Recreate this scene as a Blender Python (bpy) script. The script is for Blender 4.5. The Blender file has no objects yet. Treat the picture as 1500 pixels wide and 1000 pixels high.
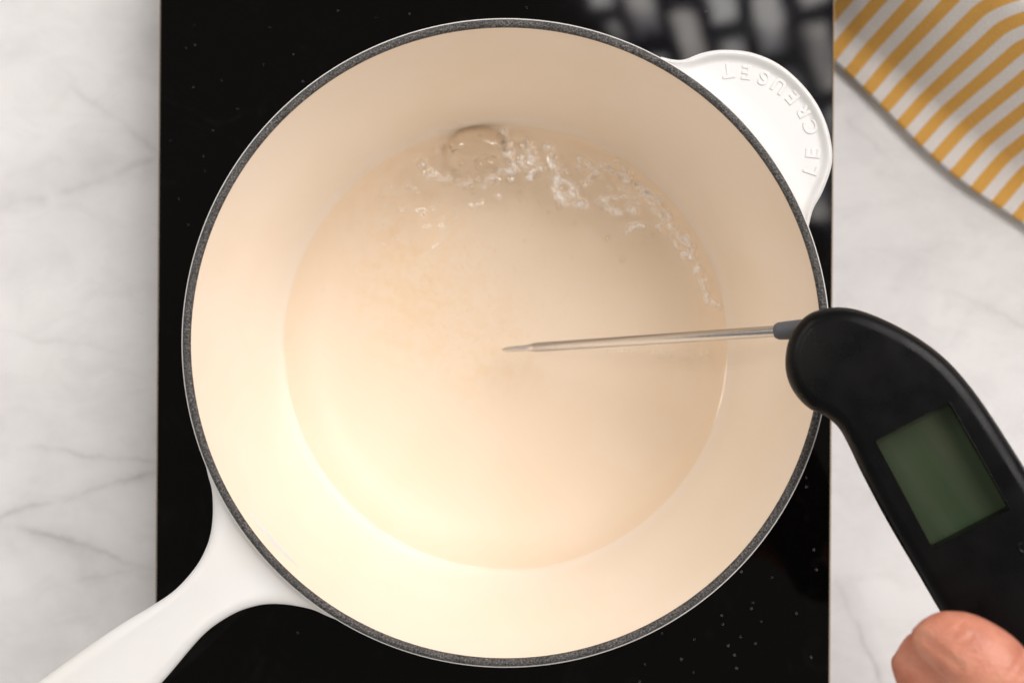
import bpy, bmesh, math, random
from mathutils import Vector, Matrix, noise
random.seed(7)
S = bpy.context.scene
COL = S.collection

# ------------------------------------------------------------------ camera, world, light, exposure
CZ = 0.48            # camera height above the glass (metres)
FPX = 1723.0         # focal length in photo pixels (1500 wide)
PX, PY = 737, 545    # the photograph is cropped: its optical centre
cam_d = bpy.data.cameras.new('camera'); cam = bpy.data.objects.new('camera', cam_d); COL.objects.link(cam)
cam.location = (0, 0, CZ); cam.rotation_euler = (0, 0, 0)
cam_d.sensor_width = 36; cam_d.lens = FPX / 1500 * 36
cam_d.shift_x = (750 - PX) / 1500; cam_d.shift_y = (PY - 500) / 1500
cam_d.clip_start = 0.01; cam_d.clip_end = 20
cam_d.dof.use_dof = True; cam_d.dof.focus_distance = 0.39; cam_d.dof.aperture_fstop = 8.0
S.camera = cam
W = bpy.data.worlds.new('World'); S.world = W; W.use_nodes = True
W.node_tree.nodes['Background'].inputs[0].default_value = (1.0, 0.95, 0.90, 1)
W.node_tree.nodes['Background'].inputs[1].default_value = 0.20
S.view_settings.view_transform = 'Standard'; S.view_settings.look = 'None'
S.view_settings.exposure = 0.22; S.view_settings.gamma = 1.0

def lamp_window():
    # the window the photograph's reflections show: bright panes, dark bars and leaves
    L = bpy.data.lights.new('window_light', 'AREA'); L.shape = 'RECTANGLE'; L.size = 2.5; L.size_y = 3.3
    L.energy = 415; L.color = (1.0, 0.97, 0.95)
    o = bpy.data.objects.new('window_light', L); COL.objects.link(o)
    o.location = (1.66, 1.76, 2.75)
    d = Vector((0, 0, 0.03)) - Vector(o.location)
    o.rotation_euler = d.to_track_quat('-Z', 'Y').to_euler()
    L.use_nodes = True; nt = L.node_tree; n = nt.nodes; l = nt.links
    em = n['Emission']
    g = n.new('ShaderNodeNewGeometry')
    mp = n.new('ShaderNodeMapping'); mp.inputs['Scale'].default_value = (1.1, 1.5, 1); mp.inputs['Rotation'].default_value = (0, 0, 0.6)
    l.new(g.outputs['Parametric'], mp.inputs[0])
    nz = n.new('ShaderNodeTexNoise'); nz.inputs['Scale'].default_value = 9; l.new(mp.outputs[0], nz.inputs[0])
    mx = n.new('ShaderNodeMix'); mx.data_type = 'VECTOR'; mx.inputs[0].default_value = 0.05
    l.new(mp.outputs[0], mx.inputs[4]); l.new(nz.outputs['Color'], mx.inputs[5])
    br = n.new('ShaderNodeTexBrick'); br.inputs['Scale'].default_value = 3.9
    br.inputs['Color1'].default_value = (1, 1, 1, 1); br.inputs['Color2'].default_value = (.8, .76, .73, 1); br.inputs['Mortar'].default_value = (.0, .0, .01, 1)
    br.inputs['Mortar Size'].default_value = 0.055; br.inputs['Mortar Smooth'].default_value = 0.0
    l.new(mx.outputs[1], br.inputs[0])
    n2 = n.new('ShaderNodeTexNoise'); n2.inputs['Scale'].default_value = 9; n2.inputs['Detail'].default_value = 4; l.new(mp.outputs[0], n2.inputs[0])
    cr = n.new('ShaderNodeValToRGB'); cr.color_ramp.elements[0].position = .33; cr.color_ramp.elements[0].color = (.05, .05, .09, 1); cr.color_ramp.elements[1].position = .5
    l.new(n2.outputs[0], cr.inputs[0])
    m2 = n.new('ShaderNodeMix'); m2.data_type = 'RGBA'; m2.blend_type = 'MULTIPLY'; m2.inputs[0].default_value = 1
    l.new(br.outputs[0], m2.inputs[6]); l.new(cr.outputs[0], m2.inputs[7])
    l.new(m2.outputs[2], em.inputs['Color'])
lamp_window()

def lamp_spot():
    # small bright lamp, added on the left so the boiling ridges glint
    L = bpy.data.lights.new('glint_lamp', 'AREA'); L.shape = 'DISK'; L.size = .28
    L.energy = 3.2; L.color = (1.0, 0.95, 0.89)
    o = bpy.data.objects.new('glint_lamp', L); COL.objects.link(o)
    o.location = (-1.0, .25, 1.9)
    o.rotation_euler = (Vector((0, 0, 0.03)) - Vector(o.location)).to_track_quat('-Z', 'Y').to_euler()
lamp_spot()

def lamp_fill(loc, energy):
    # broad weak warm fill lamp, added to brighten the pan's shaded walls
    L = bpy.data.lights.new('fill_light', 'AREA'); L.shape = 'RECTANGLE'; L.size = 2.4; L.size_y = 1.2
    L.energy = energy; L.color = (1.0, 0.95, 0.90)
    o = bpy.data.objects.new('fill_light', L); COL.objects.link(o)
    o.location = loc
    o.rotation_euler = (Vector((0, 0, 0.03)) - Vector(o.location)).to_track_quat('-Z', 'Y').to_euler()
lamp_fill((-2.1, 1.2, 1.3), 17)
lamp_fill((.8, -2.2, 1.2), 15)

# ------------------------------------------------------------------ helpers
CT = -0.055            # countertop height
def at(px, py, z):
    k = (CZ - z) / FPX
    return Vector(((px - PX) * k, (PY - py) * k, z))

def link(name, me, mat=None, parent=None, smooth=True):
    o = bpy.data.objects.new(name, me); COL.objects.link(o)
    if mat: me.materials.append(mat)
    if smooth:
        for p in me.polygons: p.use_smooth = True
    if parent: o.parent = parent
    return o

def from_bm(name, bm, mat=None, parent=None, smooth=True):
    bmesh.ops.recalc_face_normals(bm, faces=bm.faces)
    me = bpy.data.meshes.new(name); bm.to_mesh(me); bm.free()
    return link(name, me, mat, parent, smooth)

def empty(name, loc, label, cat, group=None):
    o = bpy.data.objects.new(name, None); COL.objects.link(o); o.location = loc
    o.empty_display_size = .02
    o['label'] = label; o['category'] = cat
    if group: o['group'] = group
    return o

def mod_auto(o, ang=40):
    for p in o.data.polygons: p.use_smooth = True
    o.data.set_sharp_from_angle(angle=math.radians(ang))

def catmull(pts, n, closed=False):
    out = []; N = len(pts)
    segs = N if closed else N - 1
    for i in range(segs):
        g = lambda k: pts[k % N] if closed else pts[max(0, min(N - 1, k))]
        p0, p1, p2, p3 = g(i - 1), g(i), g(i + 1), g(i + 2)
        for j in range(n):
            t = j / n
            out.append(tuple(.5 * ((2 * b) + (-a + c) * t + (2 * a - 5 * b + 4 * c - d) * t * t + (-a + 3 * b - 3 * c + d) * t ** 3)
                             for a, b, c, d in zip(p0, p1, p2, p3)))
    if not closed: out.append(tuple(pts[-1]))
    return out

def interp(xs, ys, x):
    if x <= xs[0]: return ys[0]
    for i in range(len(xs) - 1):
        if x <= xs[i + 1]:
            t = (x - xs[i]) / (xs[i + 1] - xs[i]); return ys[i] + (ys[i + 1] - ys[i]) * t
    return ys[-1]

def lathe(profile, segs=192, cap=False):
    bm = bmesh.new(); rings = []
    for r, z in profile:
        if r < 1e-6: rings.append([bm.verts.new((0, 0, z))])
        else: rings.append([bm.verts.new((r * math.cos(2 * math.pi * k / segs), r * math.sin(2 * math.pi * k / segs), z)) for k in range(segs)])
    for a, b in zip(rings, rings[1:]):
        for k in range(segs):
            k2 = (k + 1) % segs
            if len(a) == 1 and len(b) == 1: continue
            if len(b) == 1: bm.faces.new((a[k], a[k2], b[0]))
            elif len(a) == 1: bm.faces.new((a[0], b[k2], b[k]))
            else: bm.faces.new((a[k], a[k2], b[k2], b[k]))
    return bm

# ------------------------------------------------------------------ materials
def mat(name, color=(.5, .5, .5), rough=.5, **kw):
    m = bpy.data.materials.new(name); m.use_nodes = True
    b = m.node_tree.nodes['Principled BSDF']
    b.inputs['Base Color'].default_value = (*color, 1); b.inputs['Roughness'].default_value = rough
    for k, v in kw.items(): b.inputs[k.replace('_', ' ')].default_value = v
    return m, m.node_tree.nodes, m.node_tree.links, b

def noise_node(n, l, scale, detail=4, rough=.5, dist=0, coord='Object', mapping=None):
    tc = n.new('ShaderNodeTexCoord'); nz = n.new('ShaderNodeTexNoise')
    nz.inputs['Scale'].default_value = scale; nz.inputs['Detail'].default_value = detail
    nz.inputs['Roughness'].default_value = rough; nz.inputs['Distortion'].default_value = dist
    if mapping:
        mp = n.new('ShaderNodeMapping'); mp.inputs['Scale'].default_value = mapping[0]; mp.inputs['Rotation'].default_value = mapping[1]
        l.new(tc.outputs[coord], mp.inputs[0]); l.new(mp.outputs[0], nz.inputs[0])
    else: l.new(tc.outputs[coord], nz.inputs[0])
    return nz

def ramp(n, l, src, stops):
    r = n.new('ShaderNodeValToRGB'); e = r.color_ramp.elements
    while len(e) < len(stops): e.new(.5)
    for i, (p, c) in enumerate(stops):
        e[i].position = p; e[i].color = (*c, 1) if len(c) == 3 else c
    l.new(src, r.inputs[0]); return r

def mixc(n, l, fac, a, b, mode='MIX'):
    m = n.new('ShaderNodeMix'); m.data_type = 'RGBA'; m.blend_type = mode
    for i, v in ((0, fac), (6, a), (7, b)):
        if hasattr(v, 'links') or hasattr(v, 'is_output'): l.new(v, m.inputs[i])
        elif i == 0: m.inputs[0].default_value = v
        else: m.inputs[i].default_value = (*v, 1)
    return m.outputs[2]

def bump(n, l, b, src, strength, dist):
    bp = n.new('ShaderNodeBump'); bp.inputs['Strength'].default_value = strength; bp.inputs['Distance'].default_value = dist
    l.new(src, bp.inputs['Height']); l.new(bp.outputs[0], b.inputs['Normal']); return bp

def m_marble():
    m, n, l, b = mat('marble', (.7, .68, .66), .5)
    tc = n.new('ShaderNodeTexCoord')
    wob = noise_node(n, l, 22, 6, .62); wob2 = noise_node(n, l, 130, 3, .6)
    cl = noise_node(n, l, 13, 5, .55, .4)
    c = ramp(n, l, cl.outputs[0], [(.3, (.61, .604, .60)), (.5, (.70, .693, .687)), (.68, (.74, .734, .728))]).outputs[0]
    gr = noise_node(n, l, 45, 6, .65, .8, mapping=((1, 1.7, 1), (0, 0, -.4)))
    c = mixc(n, l, 1.0, c, ramp(n, l, gr.outputs[0], [(.32, (.93, .925, .925)), (.55, (1, 1, 1))]).outputs[0], 'MULTIPLY')
    def M(op, a, b_, c_=None):
        q = n.new('ShaderNodeMath'); q.operation = op
        for k, v in enumerate((a, b_, c_)):
            if v is None: continue
            if isinstance(v, (int, float)): q.inputs[k].default_value = v
            else: l.new(v, q.inputs[k])
        return q.outputs[0]
    sp = n.new('ShaderNodeSeparateXYZ'); l.new(tc.outputs['Object'], sp.inputs[0])
    strv = noise_node(n, l, 30, 3); sv = ramp(n, l, strv.outputs[0], [(.34, (.2,) * 3), (.6, (1, 1, 1))]).outputs[0]
    veins = [((-40, 318), (75, 288), .0022, .30), ((75, 288), (240, 232), .0020, .26), ((-30, 770), (240, 690), .0016, .34), ((20, 765), (250, 842), .0016, .34), ((30, 655), (240, 678), .0012, .22), ((100, 120), (240, 235), .0020, .22), ((110, 850), (240, 830), .001, .15),
             ((-60, 470), (200, 520), .0014, .10), ((1215, 830), (1300, 1010), .0016, .30), ((1380, 420), (1520, 480), .0020, .14), ((1230, 170), (1330, 250), .0026, .16), ((1215, 610), (1330, 640), .0014, .10), ((-50, 930), (150, 905), .0012, .10)]
    for k, (pa, pb, w, st) in enumerate(veins):
        A_ = at(*pa, CT); B_ = at(*pb, CT); d = (B_ - A_); L_ = d.length; d.normalize(); nx, ny = -d.y, d.x
        off = A_.x * nx + A_.y * ny
        dd = M('ADD', M('MULTIPLY', sp.outputs[0], nx), M('MULTIPLY_ADD', sp.outputs[1], ny, -off))
        dd = M('MULTIPLY_ADD', wob.outputs[0], .016 if k % 2 else -.016, dd); dd = M('ADD', dd, -.008 if k % 2 else .008)
        dd = M('MULTIPLY_ADD', wob2.outputs[0], .003, dd); dd = M('ADD', dd, -.0015)
        dd = M('ABSOLUTE', dd, 0)
        prof = ramp(n, l, M('DIVIDE', dd, w * 5), [(0, (1, 1, 1)), (.10, (.6,) * 3), (.3, (.22,) * 3), (1, (0, 0, 0))]).outputs[0]
        al = M('DIVIDE', M('ADD', M('MULTIPLY', sp.outputs[0], d.x), M('MULTIPLY_ADD', sp.outputs[1], d.y, -(A_.x * d.x + A_.y * d.y))), L_)
        win = ramp(n, l, al, [(0, (0, 0, 0)), (.12, (1, 1, 1)), (.88, (1, 1, 1)), (1, (0, 0, 0))]).outputs[0]
        f = M('MULTIPLY', M('MULTIPLY', prof, win), M('MULTIPLY', sv, st * 1.7))
        c = mixc(n, l, f, c, (.30, .28, .275))
    l.new(c, b.inputs['Base Color'])
    return m

def m_glass_black():
    m, n, l, b = mat('black_ceramic_glass', (.0015, .0013, .0012), .03, IOR=1.28)
    sm = noise_node(n, l, 30, 5, .6, 1.2, mapping=((1, .8, 1), (0, 0, .3)))
    r = ramp(n, l, sm.outputs[0], [(.35, (.03,) * 3), (.7, (.055,) * 3)])
    l.new(r.outputs[0], b.inputs['Roughness'])
    # dry smears of wiped liquid on the glass
    st = noise_node(n, l, 38, 6, .7, 1.4)
    sr = ramp(n, l, st.outputs[0], [(.56, (.0015, .0013, .0012)), (.8, (.0065, .006, .0055))])
    l.new(sr.outputs[0], b.inputs['Base Color'])
    return m

def m_enamel(name, col, stain=False):
    m, n, l, b = mat(name, col, .3, IOR=1.5); b.inputs['Specular IOR Level'].default_value = .35 if stain else .5
    nz = noise_node(n, l, 260, 3); bump(n, l, b, nz.outputs[0], .05, .0006)
    big = noise_node(n, l, 22, 3, .5, .3)
    dark = tuple(c * f for c, f in zip(col, (.985, .965, .93)))
    r = ramp(n, l, big.outputs[0], [(.4, col), (.7, dark)])
    c = r.outputs[0]
    if stain:
        # dried tide line a little above the liquid, uneven
        tc = n.new('ShaderNodeTexCoord'); sp = n.new('ShaderNodeSeparateXYZ'); l.new(tc.outputs['Object'], sp.inputs[0])
        wv = noise_node(n, l, 34, 3, .55)
        ad = n.new('ShaderNodeMath'); ad.operation = 'MULTIPLY_ADD'; ad.inputs[1].default_value = -.010; l.new(wv.outputs[0], ad.inputs[0]); l.new(sp.outputs['Z'], ad.inputs[2])
        band = ramp(n, l, ad.outputs[0], [(.0, (0, 0, 0)), (.0205, (0, 0, 0)), (.0235, (1, 1, 1)), (.0265, (.75,) * 3), (.0285, (0, 0, 0))])
        pn = noise_node(n, l, 60, 4); pr = ramp(n, l, pn.outputs[0], [(.35, (.5,) * 3), (.65, (.8,) * 3)])
        mm = n.new('ShaderNodeMath'); mm.operation = 'MULTIPLY'; l.new(band.outputs[0], mm.inputs[0]); l.new(pr.outputs[0], mm.inputs[1])
        m3 = n.new('ShaderNodeMath'); m3.operation = 'MULTIPLY'; m3.inputs[1].default_value = .35; l.new(mm.outputs[0], m3.inputs[0])
        c = mixc(n, l, m3.outputs[0], c, (.93, .87, .80))
        # faint tan film where the liquid has started to colour on the pan floor
        fn = noise_node(n, l, 55, 6, .68, .5); fr = ramp(n, l, fn.outputs[0], [(.48, (0, 0, 0)), (.72, (.08,) * 3)])
        fl = ramp(n, l, sp.outputs['Z'], [(.0, (1, 1, 1)), (.014, (1, 1, 1)), (.022, (0, 0, 0))])
        mf = n.new('ShaderNodeMath'); mf.operation = 'MULTIPLY'; l.new(fr.outputs[0], mf.inputs[0]); l.new(fl.outputs[0], mf.inputs[1])
        def patch(cx_, cy_, rad):
            d = n.new('ShaderNodeVectorMath'); d.operation = 'DISTANCE'; l.new(tc.outputs['Object'], d.inputs[0]); d.inputs[1].default_value = (cx_, cy_, .009)
            return ramp(n, l, d.outputs['Value'], [(0, (1, 1, 1)), (rad * .35, (.8,) * 3), (rad, (0, 0, 0))]).outputs[0]
        c = mixc(n, l, mf.outputs[0], c, (.84, .62, .38))
        # tan scorch mottling, upper left of the floor
        gn = noise_node(n, l, 190, 5, .7, .4); gr = ramp(n, l, gn.outputs[0], [(.42, (.12,) * 3), (.62, (.75,) * 3)])
        for cx_, cy_, rad in ((-.042, .052, .042), (-.030, .020, .040), (-.005, -.004, .03)):
            mp_ = n.new('ShaderNodeMath'); mp_.operation = 'MULTIPLY'; l.new(patch(cx_, cy_, rad), mp_.inputs[0]); l.new(gr.outputs[0], mp_.inputs[1])
            m4 = n.new('ShaderNodeMath'); m4.operation = 'MULTIPLY'; m4.inputs[1].default_value = .5; l.new(mp_.outputs[0], m4.inputs[0])
            c = mixc(n, l, m4.outputs[0], c, (.86, .62, .36))
    l.new(c, b.inputs['Base Color'])
    rn = noise_node(n, l, 40, 4); rr = ramp(n, l, rn.outputs[0], [(.3, (.40,) * 3), (.7, (.50,) * 3)])
    l.new(rr.outputs[0], b.inputs['Roughness'])
    return m

def m_iron():
    m, n, l, b = mat('bare_cast_iron', (.1, .1, .1), .42, Metallic=.35)
    nz = noise_node(n, l, 1500, 3, .7)
    r = ramp(n, l, nz.outputs[0], [(.36, (.014, .013, .014)), (.5, (.085, .08, .076)), (.64, (.19, .18, .168)), (.77, (.45, .43, .41))])
    big = noise_node(n, l, 120, 3); br = ramp(n, l, big.outputs[0], [(.3, (.65,) * 3), (.7, (1,) * 3)])
    l.new(mixc(n, l, 1.0, r.outputs[0], br.outputs[0], 'MULTIPLY'), b.inputs['Base Color'])
    bump(n, l, b, nz.outputs[0], .7, .0006)
    return m

def m_water():
    m = bpy.data.materials.new('simmering_liquid'); m.use_nodes = True
    n = m.node_tree.nodes; l = m.node_tree.links; n.clear()
    out = n.new('ShaderNodeOutputMaterial'); tr = n.new('ShaderNodeBsdfTransparent'); tr.inputs[0].default_value = (.996, .993, .984, 1)
    df = n.new('ShaderNodeBsdfDiffuse'); df.inputs[0].default_value = (.82, .74, .58, 1)
    gl = n.new('ShaderNodeBsdfGlossy'); gl.inputs['Roughness'].default_value = .10
    fr = n.new('ShaderNodeFresnel'); fr.inputs[0].default_value = 1.5
    a = n.new('ShaderNodeMixShader'); a.inputs[0].default_value = .04
    l.new(tr.outputs[0], a.inputs[1]); l.new(df.outputs[0], a.inputs[2])
    at_ = n.new('ShaderNodeAttribute'); at_.attribute_name = 'crest_glint'
    fw = n.new('ShaderNodeBsdfDiffuse'); fw.inputs[0].default_value = (.97, .95, .92, 1)  # white painted along the crests in place of their reflected glints
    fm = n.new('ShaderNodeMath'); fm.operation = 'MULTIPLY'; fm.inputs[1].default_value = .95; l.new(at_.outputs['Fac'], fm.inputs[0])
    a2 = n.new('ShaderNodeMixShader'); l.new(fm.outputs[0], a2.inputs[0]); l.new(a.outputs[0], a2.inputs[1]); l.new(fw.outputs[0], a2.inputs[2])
    c = n.new('ShaderNodeMixShader'); l.new(fr.outputs[0], c.inputs[0]); l.new(a2.outputs[0], c.inputs[1]); l.new(gl.outputs[0], c.inputs[2])
    l.new(c.outputs[0], out.inputs[0])
    return m

def m_bubble():
    m = bpy.data.materials.new('bubble_film'); m.use_nodes = True
    n = m.node_tree.nodes; l = m.node_tree.links; n.clear()
    out = n.new('ShaderNodeOutputMaterial'); tr = n.new('ShaderNodeBsdfTransparent'); tr.inputs[0].default_value = (.985, .965, .93, 1)
    gl = n.new('ShaderNodeBsdfGlossy'); gl.inputs['Roughness'].default_value = .04
    fr = n.new('ShaderNodeFresnel'); fr.inputs[0].default_value = 1.55
    c = n.new('ShaderNodeMixShader'); l.new(fr.outputs[0], c.inputs[0]); l.new(tr.outputs[0], c.inputs[1]); l.new(gl.outputs[0], c.inputs[2])
    l.new(c.outputs[0], out.inputs[0])
    return m

def m_plastic(name, col, rough=.45, grain=2200, st=.25):
    m, n, l, b = mat(name, col, rough); b.inputs['Specular IOR Level'].default_value = .17
    nz = noise_node(n, l, grain, 2); bump(n, l, b, nz.outputs[0], st, .0002)
    d = noise_node(n, l, 700, 3, .7); r = ramp(n, l, d.outputs[0], [(.66, col), (.78, tuple(c * 2.2 + .006 for c in col))])
    l.new(r.outputs[0], b.inputs['Base Color'])
    rn = noise_node(n, l, 90, 3); rr = ramp(n, l, rn.outputs[0], [(.35, (rough - .08,) * 3), (.7, (rough + .1,) * 3)]); l.new(rr.outputs[0], b.inputs['Roughness'])
    return m

def m_steel():
    m, n, l, b = mat('stainless_steel', (.60, .585, .57), .22, Metallic=1.0)
    nz = noise_node(n, l, 900, 3, mapping=((.03, 1, 1), (0, 0, 0))); bump(n, l, b, nz.outputs[0], .12, .0002)
    return m

def m_lcd():
    m, n, l, b = mat('unlit_lcd', (.05, .058, .034), .18)
    b.inputs['Specular IOR Level'].default_value = .22
    nz = noise_node(n, l, 60, 3, mapping=((1.6, .25, 1), (0, 0, 0)))
    r = ramp(n, l, nz.outputs[0], [(.35, (.036, .056, .028)), (.65, (.058, .070, .042))])
    sp = noise_node(n, l, 1500, 2); s2 = ramp(n, l, sp.outputs[0], [(.73, (0, 0, 0)), (.8, (.05, .05, .045))])
    l.new(mixc(n, l, 1.0, r.outputs[0], s2.outputs[0], 'ADD'), b.inputs['Base Color'])
    return m

def m_skin():
    m, n, l, b = mat('skin', (.62, .30, .19), .42)
    b.inputs['Subsurface Weight'].default_value = .12; b.inputs['Subsurface Radius'].default_value = (1, .35, .2); b.inputs['Subsurface Scale'].default_value = .004
    nz = noise_node(n, l, 70, 5, .6); r = ramp(n, l, nz.outputs[0], [(.3, (.42, .13, .07)), (.55, (.63, .25, .16)), (.75, (.66, .315, .21))])
    l.new(r.outputs[0], b.inputs['Base Color'])
    v = n.new('ShaderNodeTexVoronoi'); v.inputs['Scale'].default_value = 900; tc = n.new('ShaderNodeTexCoord'); l.new(tc.outputs['Object'], v.inputs[0])
    w = noise_node(n, l, 160, 5, .7, .6, mapping=((1.0, 2.6, 1), (0, 0, .5)))
    ad = n.new('ShaderNodeMath'); ad.operation = 'MULTIPLY_ADD'; ad.inputs[1].default_value = 2.0; l.new(w.outputs[0], ad.inputs[0]); l.new(v.outputs[0], ad.inputs[2])
    bump(n, l, b, ad.outputs[0], .35, .0004)
    return m

def m_towel():
    m, n, l, b = mat('striped_cotton', (.7, .6, .4), .9)
    b.inputs['Sheen Weight'].default_value = .2
    uv = n.new('ShaderNodeUVMap'); uv.uv_map = 'cloth'; sp = n.new('ShaderNodeSeparateXYZ'); l.new(uv.outputs[0], sp.inputs[0])
    fr = n.new('ShaderNodeMath'); fr.operation = 'FRACT'; l.new(sp.outputs[0], fr.inputs[0])
    r = ramp(n, l, fr.outputs[0], [(0, (.76, .41, .085)), (.03, (.76, .41, .085)), (.06, (.76, .41, .085)), (.47, (.76, .41, .085)), (.53, (.80, .765, .73)), (.97, (.80, .765, .73)), (1, (.76, .41, .085))])
    mp = n.new('ShaderNodeMapping'); mp.inputs['Scale'].default_value = (12, 1100, 1); l.new(uv.outputs[0], mp.inputs[0])
    ck = n.new('ShaderNodeTexNoise'); ck.inputs['Scale'].default_value = 1.6; ck.inputs['Detail'].default_value = 2; l.new(mp.outputs[0], ck.inputs[0])
    cr = ramp(n, l, ck.outputs[0], [(.3, (.82,) * 3), (.7, (1.0,) * 3)])
    l.new(mixc(n, l, 1.0, r.outputs[0], cr.outputs[0], 'MULTIPLY'), b.inputs['Base Color'])
    bump(n, l, b, ck.outputs[0], .4, .0006)
    return m

MARBLE = m_marble(); GLASS = m_glass_black()
CREAM = m_enamel('cream_enamel', (.925, .797, .657), True); WHITE = m_enamel('white_enamel', (.74, .733, .72))
IRON = m_iron(); WATER = m_water(); FILM = m_bubble()
GLOSSY = m_plastic('smooth_black_plastic', (.006, .006, .006), .25, 900, .05); BLACK = m_plastic('black_plastic', (.0032, .0031, .0033), .31); GREY = m_plastic('grey_plastic', (.11, .112, .125), .5)
CASE = m_plastic('black_housing', (.006, .006, .006), .4); STEEL = m_steel(); LCD = m_lcd(); SKIN = m_skin(); TOWEL = m_towel()
TRIM, *_ = mat('glass_edge', (.42, .28, .12), .3)
SALT, *_ = mat('white_specks', (.42, .41, .39), .6)
NAIL, *_ = mat('fingernail', (.66, .36, .27), .25)
DARK, *_ = mat('dark_recess', (.01, .01, .01), .6)

# ------------------------------------------------------------------ countertop
bm = bmesh.new(); bmesh.ops.create_cube(bm, size=1)
for v in bm.verts: v.co = Vector((v.co.x * 1.6, v.co.y * 1.2, v.co.z * .03 - .015))
o = from_bm('countertop', bm, MARBLE, smooth=False); o.location = (0, 0, CT); o['kind'] = 'structure'

# ------------------------------------------------------------------ induction cooktop
def rounded_slab(w, h, z0, z1, r, bev, seg=8):
    bm = bmesh.new(); rings = []
    def ring(ins, z):
        out = []
        for cx, cy, a0 in ((1, 1, 0), (-1, 1, 90), (-1, -1, 180), (1, -1, 270)):
            for k in range(seg + 1):
                a = math.radians(a0 + 90 * k / seg); rr = r - ins
                out.append(bm.verts.new((cx * (w / 2 - r) + rr * math.cos(a), cy * (h / 2 - r) + rr * math.sin(a), z)))
        return out
    rings = [ring(bev, z0), ring(0, z0 + bev), ring(0, z1 - bev), ring(bev * .3, z1 - bev * .3), ring(bev, z1)]
    for a, b in zip(rings, rings[1:]):
        for k in range(len(a)): bm.faces.new((a[k], a[(k + 1) % len(a)], b[(k + 1) % len(b)], b[k]))
    bm.faces.new(rings[0]); bm.faces.new(rings[-1])
    return bm
CTW = 988 * CZ / FPX
cx = at(724.5, 500, 0).x
cook = empty('induction_cooktop', (cx, .012, CT), 'portable black glass induction cooktop on the marble under the saucepan', 'cooktop')
cook.rotation_euler = (0, 0, math.radians(-.38))
H = -CT
p = from_bm('glass_top', rounded_slab(CTW, .40, H - .004, H, .012, .0006), GLASS, cook); mod_auto(p, 8)
p = from_bm('trim', rounded_slab(CTW + .0012, .4012, H - .0062, H - .0013, .0126, .0005), TRIM, cook); mod_auto(p, 30)
p = from_bm('housing', rounded_slab(CTW - .008, .392, .006, H - .0064, .012, .003), CASE, cook); mod_auto(p, 30)
for sx in (-1, 1):
    for sy in (-1, 1):
        f = from_bm('foot', lathe([(0, 0), (.012, 0), (.013, .002), (.013, .0062), (0, .0062)], 24), CASE, cook)
        f.location = (sx * .11, sy * .16, 0)

# specks of salt and dust lying on the glass
bm = bmesh.new()
spk = [(1131, 845), (1103, 882), (1101, 891), (1115, 910), (1057, 901), (1059, 914), (1017, 936), (1085, 932), (1067, 945), (1107, 942), (1188, 962), (1076, 959), (1079, 978), (945, 972), (998, 965), (1181, 699), (1181, 713), (1167, 898), (1192, 805), (1196, 834), (970, 927), (1086, 837), (937, 998), (1016, 984),
       (430, 80), (283, 128), (250, 206), (312, 191), (444, 120), (262, 291), (324, 118), (386, 95), (495, 16), (276, 329), (298, 229), (286, 66), (348, 160), (395, 40), (600, 20), (436, 926), (300, 250)]
for px, py in spk + [(random.uniform(236, 1208), random.choice([random.uniform(2, 160), random.uniform(820, 998)])) for _ in range(8)]:
    c = at(px, py, .0002)
    if (c - Vector((0, 0, .0002))).length < .085: continue
    big = (px, py) in spk
    r = random.uniform(.00014, .0003) * (1 if py > 600 else .6) if big else random.uniform(.00009, .00015)
    res = bmesh.ops.create_icosphere(bm, subdivisions=1, radius=r, matrix=Matrix.Translation(c))
    for v in res['verts']: v.co.z = max(.0001, v.co.z * .7); v.co.x += random.uniform(-.3, .3) * r
o = from_bm('salt_specks', bm, SALT); o['kind'] = 'stuff'; o['label'] = 'tiny white specks scattered on the black glass cooktop'; o['category'] = 'specks'

# ------------------------------------------------------------------ saucepan
PC = at(741, 502, .1)                       # rim centre
PAN = Vector((PC.x, PC.y, 0))
RO = 476 * (CZ - .1) / FPX                  # outer radius of the rim
pan = empty('saucepan', (PAN.x, PAN.y, .0004), 'white enamelled cast iron saucepan with cream interior on the black cooktop', 'saucepan')
RI = RO - .0031
prof_in = catmull([(RI, .0990), (RI - .0028, .085), (RI - .0068, .066), (RI - .0110, .047), (RI - .0141, .0345), (RI - .0163, .0262), (RI - .0200, .0180), (RI - .0265, .0122), (RI - .036, .0095), (RI - .050, .0083), (.028, .008), (0, .008)], 8)
def rin(z):
    best = None
    for (r0, z0), (r1, z1) in zip(prof_in, prof_in[1:]):
        if z1 <= z <= z0 and z0 > z1: return r0 + (r1 - r0) * (z0 - z) / (z0 - z1)
    return RI
body = lathe(catmull([(0, .0), (.070, .0), (.082, .003), (.0905, .012), (.0965, .030), (.0995, .055), (.1015, .080), (RO - .0005, .0935), (RO + .0002, .0965), (RO + .0001, .0985), (RO - .0007, .0992)], 6))
b = from_bm('body', body, WHITE, pan)
i = from_bm('interior', lathe(prof_in), CREAM, pan)
rim = from_bm('rim', lathe(catmull([(RI - .0000, .0985), (RI + .0001, .0994), (RI + .0006, .0999), (RI + .0015, .1001), (RI + .0023, .0998), (RI + .0027, .0992), (RI + .0029, .098)], 4), 256), IRON, pan)

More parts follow.
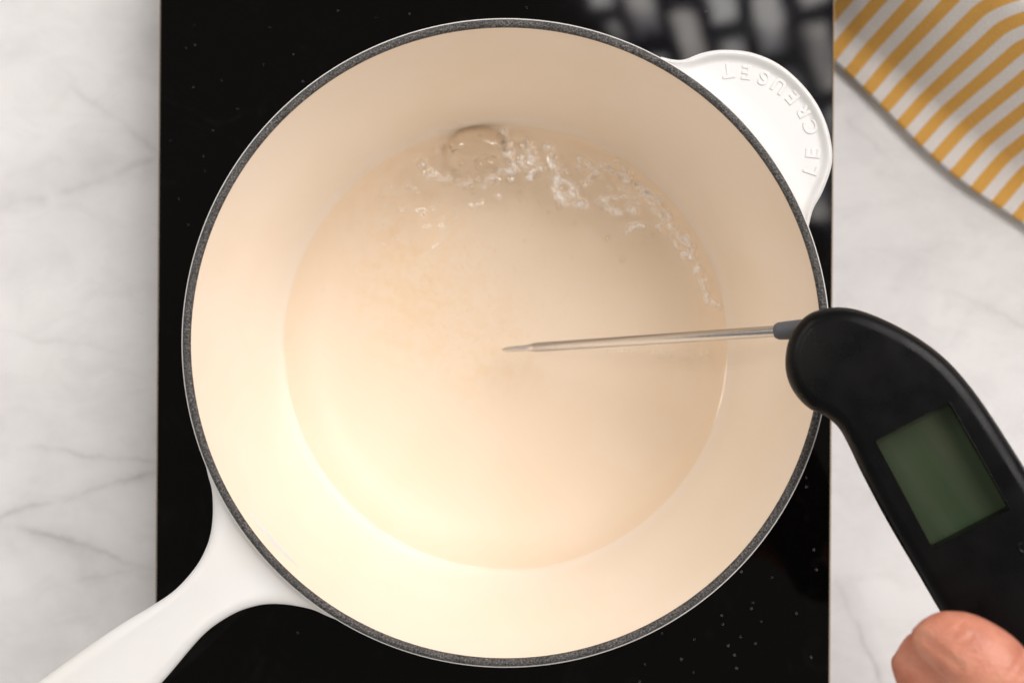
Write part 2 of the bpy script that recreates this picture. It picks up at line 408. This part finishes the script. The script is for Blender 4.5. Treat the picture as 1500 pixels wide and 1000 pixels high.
# long handle: lofted along its axis; (distance from pan centre px, half width px)
def long_handle():
    sx = [440, 455, 465, 478, 492, 508, 525, 550, 580, 608, 640, 700, 770, 850, 950, 1040, 1100, 1135, 1150]
    sw = [165, 137, 116, 98, 82, 67.5, 56.5, 46, 40, 38.5, 42, 52, 59, 65, 69, 66, 52, 30, 8]
    pts = catmull(list(zip(sx, sw)), 6)
    ax = Vector((-.763, -.647, 0)); pv = Vector((.647, -.763, 0))
    bm = bmesh.new(); rings = []; M = 48
    for s, w in pts:
        zc = interp([440, 520, 620, 900, 1150], [.0905, .0915, .0925, .094, .092], s)
        k = (CZ - zc) / FPX; w = max(w, 2) * k; s_ = s * k
        th = interp([440, 500, 560, 900, 1100, 1150], [.0042, .0048, .0055, .0062, .0055, .002], s)
        ring = []
        for q in range(M):
            a = 2 * math.pi * q / M; c, sn = math.cos(a), math.sin(a)
            x = math.copysign(abs(c) ** .72, c) * w; z = math.copysign(abs(sn) ** .62, sn) * th
            u = x / w
            if sn > 0:   # shallow dished top with soft raised edges
                dish = .0016 * interp([455, 520, 600, 1000, 1130], [.3, .7, 1, 1, 0], s)
                z -= dish * max(0, 1 - (abs(u) / .72) ** 3)
            ring.append(bm.verts.new(ax * s_ + pv * x + Vector((0, 0, zc + z - .0004))))
        rings.append(ring)
    for a, b in zip(rings, rings[1:]):
        for q in range(M): bm.faces.new((a[q], a[(q + 1) % M], b[(q + 1) % M], b[q]))
    bm.faces.new(rings[0]); bm.faces.new(rings[-1])
    # keep the root inside the pan wall
    for v in bm.verts:
        r = math.hypot(v.co.x, v.co.y); lim = RO - .0016
        if r < lim: v.co.x *= lim / r; v.co.y *= lim / r
    return bm
lh = from_bm('long_handle', long_handle(), WHITE, pan)

# helper handle: a tab with a raised lip and raised letters
def helper_handle():
    ZT = .0925
    ol = [(968, 84), (985, 88), (1002, 88), (1030, 78), (1060, 74), (1100, 78), (1140, 95), (1175, 125), (1200, 160), (1215, 200), (1218, 240), (1205, 280), (1191, 306), (1185, 328), (1181, 348)]
    ol = catmull(ol, 8)
    pts = [at(x, y, ZT) - Vector((PAN.x, PAN.y, 0)) for x, y in ol]
    pol = [(math.atan2(p.y, p.x), math.hypot(p.x, p.y)) for p in pts]
    pol.sort()
    n0 = 130; th = [pol[0][0] + (pol[-1][0] - pol[0][0]) * k / n0 for k in range(n0 + 1)]
    xs = [a for a, _ in pol]; rs = [r for _, r in pol]
    edge = [(a, max(interp(xs, rs, a), RO - .0005)) for a in th]
    ep = [Vector((r * math.cos(a), r * math.sin(a), 0)) for a, r in edge]
    def dist(p): return min((p - e).length for e in ep)
    T = [0, .15, .3, .45, .55, .62, .68, .73, .77, .81, .84, .87, .895, .915, .935, .95, .965, .978, .988, .995, 1]
    def top(d):
        # distance from outer edge (m) -> height offset
        return interp([0, .0003, .0008, .0013, .0019, .0025, .0031, .0037, .03], [-.0022, -.0011, -.0004, .0, -.0001, -.0006, -.0013, -.0017, -.0017], d)
    bm = bmesh.new(); R0 = RO - .0014
    up = []; lo = []
    for a, r in edge:
        u = []; d_ = []
        for t in T:
            rr = R0 + (r - R0) * t; p = Vector((rr * math.cos(a), rr * math.sin(a), 0))
            d = dist(p)
            zt = top(d); w = min(1, max(0, (rr - RO) / .006)); 
            zt = zt * w + (-.0006) * (1 - w) if d > .0016 else zt
            u.append(bm.verts.new((p.x, p.y, ZT + .0022 + zt)))
            d_.append(bm.verts.new((p.x, p.y, ZT - .0052 + interp([0, .0006, .002, .006], [.0028, .0014, .0003, 0], d))))
        up.append(u); lo.append(d_)
    m = len(T)
    for g in (up, lo):
        for A, B in zip(g, g[1:]):
            for k in range(m - 1): bm.faces.new((A[k], A[k + 1], B[k + 1], B[k]))
    for A, B, C, D in zip(up, up[1:], lo, lo[1:]):
        bm.faces.new((A[-1], B[-1], D[-1], C[-1])); bm.faces.new((A[0], B[0], D[0], C[0]))
    for U, L in ((up[0], lo[0]), (up[-1], lo[-1])):
        for k in range(m - 1): bm.faces.new((U[k], U[k + 1], L[k + 1], L[k]))
    return bm, ZT + .0022 - .0017
hb, ZL = helper_handle()
hh = from_bm('helper_handle', hb, WHITE, pan); 
# raised letters along an arc, tops pointing inwards
letters = [('L', 1188, 250), ('E', 1191, 226), ('C', 1188, 187), ('R', 1178, 163), ('E', 1162, 143), ('U', 1141, 126), ('S', 1118, 114), ('E', 1093, 106), ('T', 1066, 104)]
acx, acy = 1080, 215
for ch, px, py in letters:
    cu = bpy.data.curves.new('letter', 'FONT'); cu.body = ch; cu.size = 28 * (CZ - ZL) / FPX; cu.align_x = 'CENTER'; cu.align_y = 'CENTER'
    cu.extrude = .0001; cu.bevel_depth = .00022; cu.bevel_resolution = 2; cu.offset = .00006
    tmp = bpy.data.objects.new('tmp', cu); COL.objects.link(tmp)
    bpy.context.view_layer.update()
    me = bpy.data.meshes.new_from_object(tmp.evaluated_get(bpy.context.evaluated_depsgraph_get()))
    bpy.data.objects.remove(tmp); bpy.data.curves.remove(cu)
    me.materials.clear()
    lo_ = link('letter', me, WHITE, hh); mod_auto(lo_, 50)
    p = at(px, py, ZL)
    up = Vector((acx - px, -(acy - py), 0)).normalized()
    ang = math.atan2(up.y, up.x) - math.pi / 2
    lo_.location = (p.x - PAN.x, p.y - PAN.y, ZL - .0003 + .0003); lo_.rotation_euler = (0, 0, ang)

# ------------------------------------------------------------------ simmering liquid
ZW = .0262
RW = rin(ZW) + .0006
# crests of the boil: (points in the pan, half width, height)
crests = [([(640, 222), (668, 192), (715, 182), (748, 205)], 7, .22), ([(733, 192), (742, 222), (752, 252)], 6, 1.0), ([(722, 262), (740, 250), (748, 262)], 5, .8), ([(768, 208), (780, 232), (776, 258), (790, 246)], 6, 1.15), ([(760, 232), (772, 246)], 5, .9),
          ([(803, 215), (812, 250), (818, 288), (834, 296), (852, 298)], 6, 1.05), ([(822, 262), (836, 276), (848, 296)], 5, 1.0), ([(852, 235), (872, 252), (862, 266)], 5, .8), ([(878, 240), (898, 250), (916, 262), (936, 272)], 6, .9), ([(905, 238), (926, 262), (950, 280)], 5, .9), ([(880, 292), (905, 290), (940, 284)], 5, .7),
          ([(888, 305), (905, 312), (925, 310), (928, 304)], 5, 1.0), ([(918, 336), (935, 331), (944, 334)], 4, .9), ([(940, 275), (955, 290), (970, 306), (985, 330)], 6, 1.1), ([(952, 296), (966, 318), (962, 332)], 5, .9), ([(983, 330), (998, 345), (1012, 362), (1000, 372)], 6, 1.1), ([(985, 350), (996, 364)], 5, .8), ([(1012, 372), (1022, 392), (1030, 412)], 5, 1.1), ([(1030, 418), (1038, 440), (1052, 447)], 5, 1.1),
          ([(890, 513), (960, 517), (1036, 521)], 2.6, .26), ([(612, 234), (622, 244), (632, 258)], 5, .7), ([(596, 272), (606, 276)], 4, .4), ([(614, 310), (622, 314)], 4, .6), ([(640, 258), (690, 268), (730, 262)], 6, .45)]  # first: pale reflected streak beneath the probe, shaped as a crest
for _ in range(34):
    qx, qy = random.gauss(640, 50), random.gauss(285, 45)
    crests.append(([(qx, qy), (qx + random.uniform(-5, 5), qy + random.uniform(-4, 4))], random.uniform(1.8, 3.2), random.uniform(.25, .7)))
for _ in range(12):
    qx = random.uniform(770, 960); qy = 250 + random.gauss(0, 22) + max(0, qx - 860) * .6
    crests.append(([(qx, qy), (qx + random.uniform(-7, 7), qy + random.uniform(-7, 7))], random.uniform(2, 3.6), random.uniform(.4, .9)))
wp = []
for pl, rad, am in crests:
    for x, y in catmull([tuple(p) for p in pl], 10):
        c = at(x, y, ZW); wp.append((c.x - PAN.x, c.y - PAN.y, rad * .86 * (CZ - ZW) / FPX, am))
CREST_GLINT = [0]  # how much painted glint white the current vertex gets
def wh(x, y):
    v = Vector((x, y, 0)); r = math.hypot(x, y); e = RW - r
    # the crests wander and break up
    wx = x + .0016 * noise.noise(v * 230 + Vector((4, 0, 1))) + .0007 * noise.noise(v * 560 + Vector((1, 7, 0)))
    wy = y + .0016 * noise.noise(v * 230 + Vector((0, 9, 3))) + .0007 * noise.noise(v * 560 + Vector((5, 0, 2)))
    a = 0
    for cx_, cy_, rr, am in wp:
        dx = wx - cx_; dy = wy - cy_
        if abs(dx) < .006 and abs(dy) < .006: a = max(a, am * math.exp(-(dx * dx + dy * dy) / (rr * rr)))
    h = .00010 * noise.noise(v * 55 + Vector((3, 1, 0)))
    up = max(0, min(1, (y - .004 + x * .25) / .04))
    h += up * .00014 * noise.noise(v * 150)
    CREST_GLINT[0] = a * max(0, min(1, .62 + 1.3 * noise.noise(v * 380) + .55 * noise.noise(v * 1000)))
    h += .0007 * a + up * .00008 * a * noise.noise(v * 800) + .00025 * a * noise.noise(v * 330)
    h += .0008 * math.exp(-e / .0012)
    return h
bm = bmesh.new(); NR, NS = 230, 480
fl = bm.verts.layers.float.new('crest_glint')
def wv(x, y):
    v = bm.verts.new((x, y, wh(x, y))); v[fl] = CREST_GLINT[0]; return v
rings = [[bm.verts.new((0, 0, wh(0, 0)))]]
for j in range(1, NR + 1):
    r = RW * (1 - (1 - j / NR) ** 1.25)
    rings.append([wv(r * math.cos(2 * math.pi * k / NS), r * math.sin(2 * math.pi * k / NS)) for k in range(NS)])
for a, b in zip(rings, rings[1:]):
    for k in range(NS):
        if len(a) == 1: bm.faces.new((a[0], b[k], b[(k + 1) % NS]))
        else: bm.faces.new((a[k], b[k], b[(k + 1) % NS], a[(k + 1) % NS]))
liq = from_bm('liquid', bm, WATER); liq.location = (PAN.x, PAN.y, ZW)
liq['label'] = 'clear simmering liquid with bubbles inside the cream saucepan'; liq['category'] = 'liquid'
dome = None
def bubble(px, py, rx, ry=None, h=.55):
    global dome
    c = at(px, py, ZW); k = (CZ - ZW) / FPX; ry = ry or rx
    if dome is None:
        b_ = lathe([(math.cos(t), math.sin(t)) for t in [-.15] + [math.pi / 2 * q / 10 for q in range(11)]], 28)
        dome = bpy.data.meshes.new('bubble'); bmesh.ops.recalc_face_normals(b_, faces=b_.faces); b_.to_mesh(dome); b_.free()
        dome.materials.append(FILM)
        for p in dome.polygons: p.use_smooth = True
    o = bpy.data.objects.new('bubble', dome); COL.objects.link(o); o.parent = liq
    x, y = c.x - PAN.x, c.y - PAN.y
    o.location = (x, y, wh(x, y)); o.scale = (rx * k, ry * k, min(rx, ry) * k * h)
for a in [(700, 211, 43, 26, .55), (713, 240, 19, 14, .7), (617, 242, 8), (627, 250, 5), (655, 222, 9), (748, 262, 7), (700, 262, 8), (685, 258, 6), (668, 255, 7), (730, 263, 6), (718, 268, 5), (648, 216, 5),
          (619, 312, 5), (911, 380, 6), (889, 350, 5), (893, 347, 4), (838, 378, 3), (818, 303, 6), (777, 208, 6), (765, 213, 7), (743, 236, 5), (858, 290, 6), (870, 262, 5), (905, 262, 6), (930, 268, 5),
          (786, 258, 6), (801, 246, 5), (842, 327, 4), (760, 270, 4), (735, 205, 6), (690, 275, 5), (676, 240, 6), (661, 268, 4), (599, 274, 4), (650, 272, 4)]:
    bubble(*a)
for _ in range(60):
    t = random.random(); px = random.gauss(800, 110); py = random.gauss(262, 30) + max(0, px - 850) * .55
    bubble(px, py, random.uniform(1.5, 3.5))
# hundreds of pin-head bubbles
bm = bmesh.new()
for _ in range(1500):
    px = random.gauss(680, 120); py = random.gauss(400, 90)
    c = at(px, py, ZW); x, y = c.x - PAN.x, c.y - PAN.y
    if math.hypot(x, y) > RW - .003: continue
    r = random.choice([.00016, .0002, .0003, .0004])
    bmesh.ops.create_cone(bm, cap_ends=False, segments=8, radius1=r, radius2=r * .45, depth=r * .7, matrix=Matrix.Translation((x, y, wh(x, y) + r * .3)))
fz = from_bm('fine_bubbles', bm, FILM, liq); fz['kind'] = 'stuff'

# ------------------------------------------------------------------ thermometer
A = Vector((.488, -.873, 0)); P = Vector((.873, .488, 0)); Z = Vector((0, 0, 1))
e2 = (A * math.cos(math.radians(7)) + Z * math.sin(math.radians(7))).normalized()
e1 = (P * math.cos(math.radians(14)) + Z * math.sin(math.radians(14)))
e1 = (e1 - e2 * e1.dot(e2)).normalized()
nn = e1.cross(-e2).normalized()
if nn.z < 0: nn = -nn
O3 = at(1232, 530, .1275)
def pl2(px, py, off=0):
    d = Vector(((px - PX) / FPX, (PY - py) / FPX, -1)); C = Vector((0, 0, CZ))
    o_ = O3 + nn * off
    t = (o_ - C).dot(nn) / d.dot(nn); q = C + d * t - O3
    return (q.dot(e1), q.dot(-e2))
basis = Matrix((e1, -e2, nn)).transposed().to_4x4(); basis.translation = O3
thm = empty('probe_thermometer', (0, 0, 0), 'black folding probe thermometer with blank green display dipped in the saucepan', 'thermometer')
thm.matrix_world = basis
bpy.context.view_layer.update()
oln = [(1150, 530), (1154, 502), (1165, 479), (1183, 461), (1207, 452), (1236, 450), (1268, 457), (1308, 474), (1350, 498), (1388, 528), (1421, 565), (1450, 605), (1476, 645), (1500, 683), (1530, 733), (1570, 805), (1615, 890), (1660, 975), (1695, 1045), (1700, 1090), (1665, 1125), (1600, 1150), (1545, 1145), (1505, 1115),
       (1450, 1020), (1415, 960), (1378, 897), (1340, 832), (1300, 764), (1264, 696), (1243, 652), (1228, 626), (1208, 609), (1185, 598), (1166, 579), (1154, 556)]
# the traced outline is the widest girdle, ~4 mm under the face
ow = catmull([pl2(x, y, -.004) for x, y in oln], 6, True)
def offs(pts, d):
    out = []; n = len(pts)
    for k in range(n):
        a = Vector(pts[k - 1]); b = Vector(pts[(k + 1) % n]); t = (b - a).normalized(); nr = Vector((t.y, -t.x))
        q = Vector(pts[k]) + nr * d
        out.append((q.x, q.y))
    return out
area = sum(a[0] * b[1] - b[0] * a[1] for a, b in zip(ow, ow[1:] + ow[:1]))
sg = -1 if area > 0 else 1      # inset direction
lcdp = [pl2(x, y) for x, y in ((1281, 645), (1391, 587), (1481, 746), (1366, 805))]
def round_poly(ps, r, seg=4):
    out = []; n = len(ps)
    for k in range(n):
        p = Vector(ps[k]); a = (Vector(ps[k - 1]) - p).normalized(); b = (Vector(ps[(k + 1) % n]) - p).normalized()
        for j in range(seg + 1):
            t = j / seg; q = (p + a * r) * (1 - t) ** 2 + p * 2 * t * (1 - t) + (p + b * r) * t ** 2
            out.append((q.x, q.y))
    return out
bm = bmesh.new()
levels = [(.0030, -.0165), (.0014, -.0160), (.0004, -.0148), (0, -.0130), (0, -.0090), (.0004, -.0086), (.0004, -.0082), (0, -.0078), (0, -.0046), (.0002, -.0036), (.0007, -.0025), (.0015, -.0014), (.0026, -.0006), (.0038, -.0001), (.0046, 0)]
rings = [[bm.verts.new((x, y, z)) for x, y in offs(ow, sg * ins)] for ins, z in levels]
for a, b in zip(rings, rings[1:]):
    for k in range(len(a)): bm.faces.new((a[k], a[(k + 1) % len(a)], b[(k + 1) % len(a)], b[k]))
bm.faces.new(rings[0])
hole = [bm.verts.new((x, y, 0)) for x, y in round_poly(lcdp, .0006)]
top_e = [bm.edges.get((rings[-1][k], rings[-1][(k + 1) % len(rings[-1])])) for k in range(len(rings[-1]))]
hole_e = [bm.edges.new((hole[k], hole[(k + 1) % len(hole)])) for k in range(len(hole))]
bmesh.ops.triangle_fill(bm, edges=top_e + hole_e, use_beauty=True)
cc = Vector((sum(p[0] for p in lcdp) / 4, sum(p[1] for p in lcdp) / 4))
hs = from_bm('housing', bm, BLACK, thm); mod_auto(hs, 32)
bm = bmesh.new(); rp = round_poly(lcdp, .0006); prev = None
for sc_, z in ((1.0, .0), (1.0, .00012), (.994, .00016), (.982, -.0006), (.980, -.0068), (.94, -.0068)):
    r_ = [bm.verts.new((cc.x + (x - cc.x) * sc_, cc.y + (y - cc.y) * sc_, z)) for x, y in rp]
    if prev:
        for k in range(len(rp)): bm.faces.new((prev[k], prev[(k + 1) % len(rp)], r_[(k + 1) % len(rp)], r_[k]))
    prev = r_
bz = from_bm('bezel', bm, GLOSSY, thm); mod_auto(bz, 32)
bm = bmesh.new(); f1 = [bm.verts.new((cc.x + (x - cc.x) * .978, cc.y + (y - cc.y) * .978, -.0060)) for x, y in round_poly(lcdp, .0006)]
f2 = [bm.verts.new((v.co.x, v.co.y, -.0066)) for v in f1]
bm.faces.new(f1); bm.faces.new(f2)
for k in range(len(f1)): bm.faces.new((f1[k], f1[(k + 1) % len(f1)], f2[(k + 1) % len(f1)], f2[k]))
from_bm('display', bm, LCD, thm, smooth=False)
bx, by = pl2(1501, 801)
bt = from_bm('button', lathe([(0, -.0003), (.0009, -.0003), (.0013, .00015), (.0016, .0003), (.0019, .0002), (.0022, -.0004)], 24), BLACK, thm); bt.location = (bx, by, .0)
# probe
inv = basis.inverted()
def tube(name, stations, m_, seg=24):
    bm = bmesh.new(); rings = []
    for i, (p, r) in enumerate(stations):
        d = (stations[min(i + 1, len(stations) - 1)][0] - stations[max(i - 1, 0)][0]).normalized()
        u = d.cross(Z).normalized(); w = u.cross(d)
        rings.append([bm.verts.new(inv @ (p + u * r * math.cos(2 * math.pi * k / seg) + w * r * math.sin(2 * math.pi * k / seg))) for k in range(seg)])
    for a, b in zip(rings, rings[1:]):
        for k in range(seg): bm.faces.new((a[k], a[(k + 1) % seg], b[(k + 1) % seg], b[k]))
    bm.faces.new(rings[0]); bm.faces.new(rings[-1])
    o = from_bm(name, bm, m_, thm); mod_auto(o, 40); return o
c0 = at(1225, 478.5, .1175); c1 = at(1140, 484.7, .1075); c2 = at(1136, 485, .107)
t0 = at(783, 508.6, .0290); t1 = at(771, 509.6, .0278); t2 = at(735, 512.2, .0245)
rs_ = .00185
tube('collar', [(c0, .0036), (c0.lerp(c1, .5), .0032), (c0.lerp(c1, .97), .0028), (c1, .0027), (c2, .0022)], GREY)
mid = c1.lerp(t0, .5)
tube('probe', [(c0.lerp(c1, .9), rs_), (mid, rs_), (t0.lerp(mid, .03), rs_ * .98), (t0, rs_ * .92), (t0.lerp(t1, .5), rs_ * .72), (t1, rs_ * .6), (t1.lerp(t2, .75), rs_ * .52), (t1.lerp(t2, .93), rs_ * .34), (t2, rs_ * .06)], STEEL)

# ------------------------------------------------------------------ hand
def hand():
    bm = bmesh.new()
    def blob(stations, seg=20):
        # stations: (point, half width, half thickness); capped loft
        st = catmull([(*p, a, b) for p, a, b in stations], 5); rings = []
        for i, q in enumerate(st):
            p = Vector(q[:3]); pa = Vector(st[max(i - 1, 0)][:3]); pb = Vector(st[min(i + 1, len(st) - 1)][:3]); d = (pb - pa).normalized()
            u = d.cross(Z)
            if u.length < .05: u = Vector((1, 0, 0)).cross(d)
            u.normalize(); w = u.cross(d).normalized()
            rings.append([bm.verts.new(p + u * q[3] * math.cos(2 * math.pi * k / seg) + w * q[4] * math.sin(2 * math.pi * k / seg)) for k in range(seg)])
        for a, b in zip(rings, rings[1:]):
            for k in range(seg): bm.faces.new((a[k], a[(k + 1) % seg], b[(k + 1) % seg], b[k]))
        bm.faces.new(rings[0]); bm.faces.new(rings[-1])
    T = lambda x, y, z: tuple(at(x, y, z))
    # thumb: tip, pad, inter-phalangeal joint, proximal, base
    blob([(T(1341, 929, .156), .0012, .0012), (T(1345, 930, .157), .0034, .0032), (T(1358, 934, .1592), .0066, .0056), (T(1382, 939, .161), .0088, .0076), (T(1410, 951, .1625), .0104, .0090),
          (T(1443, 977, .1635), .0114, .0100), (T(1482, 1014, .163), .0106, .0098), (T(1530, 1044, .160), .0110, .0102), (T(1590, 1068, .155), .0130, .012), (T(1670, 1095, .149), .0165, .015), (T(1760, 1150, .144), .019, .017), (T(1850, 1210, .141), .016, .014)])
    # nail side of the tip, turned down and away from the light
    blob([(T(1318, 954, .1465), .0022, .0020), (T(1321, 957, .147), .0056, .0046), (T(1334, 963, .1490), .0090, .0066), (T(1358, 975, .1515), .0108, .0078), (T(1396, 992, .154), .0112, .0086), (T(1450, 1020, .156), .0108, .0086), (T(1510, 1050, .155), .0080, .0070)])
    # palm and wrist, out to the lower right
    blob([(T(1700, 960, .125), .012, .010), (T(1730, 1000, .126), .026, .014), (T(1800, 1090, .130), .038, .018), (T(1890, 1200, .134), .040, .020), (T(1990, 1310, .136), .033, .020), (T(2100, 1420, .137), .028, .021), (T(2240, 1560, .138), .028, .022), (T(2420, 1740, .138), .031, .025)])
    # four fingers curled under the thermometer
    for k, (bx_, by_, ln) in enumerate([(1665, 905, 1.0), (1712, 955, 1.08), (1760, 1010, 1.0), (1805, 1070, .85)]):
        d = Vector((-.80, -.32))
        L_ = [0, 70 * ln, 140 * ln, 185 * ln, 215 * ln, 222 * ln]
        zz = [.124, .114, .108, .107, .110, .111]; rr = [.0100, .0094, .0086, .0080, .0066, .002]
        blob([(T(bx_ + d.x * s, by_ - d.y * s, z), r, r * .92) for s, z, r in zip(L_, zz, rr)])
    bmesh.ops.recalc_face_normals(bm, faces=bm.faces)
    me = bpy.data.meshes.new('hand'); bm.to_mesh(me); bm.free()
    o = bpy.data.objects.new('tmp', me); COL.objects.link(o)
    r = o.modifiers.new('r', 'REMESH'); r.mode = 'VOXEL'; r.voxel_size = .0011; r.use_smooth_shade = True
    s = o.modifiers.new('s', 'SMOOTH'); s.factor = .5; s.iterations = 14
    bpy.context.view_layer.update()
    m2 = bpy.data.meshes.new_from_object(o.evaluated_get(bpy.context.evaluated_depsgraph_get()))
    bpy.data.objects.remove(o)
    # the crease over the end joint and the fold beside the nail
    ca, cb = at(1349, 929, .17), at(1404, 974, .17)
    for v in m2.vertices:
        p = v.co
        q = (cb - ca); t = max(0, min(1, (p - ca).dot(q) / q.length_squared)); 
        dd = math.hypot(p.x - (ca + q * t).x, p.y - (ca + q * t).y)
        if p.z > .155 and dd < .004:
            v.co.z -= .0004 * math.exp(-(dd / .0009) ** 2) - .0003 * math.exp(-((dd - .0018) / .0009) ** 2)
    for (xa, ya, xb, yb, st) in ((1384, 945, 1416, 916, .00028), (1396, 952, 1424, 930, .00015), (1470, 985, 1492, 962, .0003), (1480, 992, 1500, 972, .0003)):
        ca, cb = at(xa, ya, .17), at(xb, yb, .17)
        for v in m2.vertices:
            p = v.co; q = (cb - ca); t = max(0, min(1, (p - ca).dot(q) / q.length_squared))
            dd = math.hypot(p.x - (ca + q * t).x, p.y - (ca + q * t).y)
            if p.z > .155 and dd < .003: v.co.z -= st * math.exp(-(dd / .0007) ** 2) - st * .9 * math.exp(-((dd - .0014) / .0007) ** 2)
    m2.name = 'hand'
    return m2
ho = link('hand', hand(), SKIN)
ho['label'] = 'bare hand reaching in from the corner with thumb pressed on the black thermometer'; ho['category'] = 'hand'

# ------------------------------------------------------------------ striped towel
def towel():
    # cloth coordinates: a runs along the front edge, h away from it
    zb = CT + .003
    p0 = at(1190, 54, zb + .006); p1 = at(1560, 369, zb + .006)
    da = Vector((p1.x - p0.x, p1.y - p0.y, 0)); La = da.length; da.normalize()
    dh = Vector((-da.y, da.x, 0))
    NA, NH = 170, 150; LH = .20
    bm = bmesh.new(); uvl = bm.loops.layers.uv.new('cloth'); grid = []; uvs = {}
    for i in range(NA + 1):
        a = La * 1.25 * i / NA - La * .02; row = []
        for j in range(NH + 1):
            h = LH * j / NH
            sag = .0034 * math.sin(min(max(a / La, 0), 1) * math.pi) - .004 * math.exp(-(a / La / .2) ** 2) * 0
            edge = -sag + .0012 * math.sin(a * 55) 
            q = p0 + da * a + dh * (h + edge * math.exp(-h / .05))
            q.z = 0
            rise = interp([0, .003, .008, .012, .015, .018, .022, .028, .034, .040, .045, .049, .053, .060, .08, .1, .14, .2], [.0020, .0026, .0030, .0034, .0042, .0060, .0120, .0225, .0340, .0440, .0515, .0560, .0585, .0580, .050, .052, .050, .044], max(0, h + .006 - .010 * min(1.2, max(0, a / La))) if h > .004 else h)
            z = zb + rise
            z += .011 * math.exp(-((h - .064 + .42 * (a - .06)) / .0075) ** 2) * max(0, min(1, (a - .02) / .05))
            z += .012 * math.exp(-((h - .088 + .35 * (a - .06)) / .008) ** 2)
            z += .0012 * noise.noise(Vector((a * 45, h * 28, 0))) * min(1, h / .02)
            z = max(z, zb - .003)
            v = bm.verts.new((q.x, q.y, z)); row.append(v)
            # stripes run away from the edge, leaning, and bend over the fold
            lean = .04 * h + 4.0 * max(0, h - .038) ** 1.4
            uvs[v] = ((a - lean + .05 * h + .0012 * noise.noise(Vector((a * 20, h * 20, 4)))) / .0111 + .15, h)
        grid.append(row)
    for A_, B_ in zip(grid, grid[1:]):
        for j in range(NH):
            f = bm.faces.new((A_[j], B_[j], B_[j + 1], A_[j + 1]))
            for lp in f.loops: lp[uvl].uv = uvs[lp.vert]
    # the cooktop's side stops the cloth
    xm = cx + CTW / 2 + .0015
    dead = [v for v in bm.verts if v.co.x < xm]
    bmesh.ops.delete(bm, geom=dead, context='VERTS')
    return bm
tw = from_bm('striped_towel', towel(), TOWEL)
sm = tw.modifiers.new('thickness', 'SOLIDIFY'); sm.thickness = .0018; sm.offset = -1
tw['label'] = 'yellow and white striped cloth towel lying rumpled on the marble beside the cooktop'; tw['category'] = 'towel'
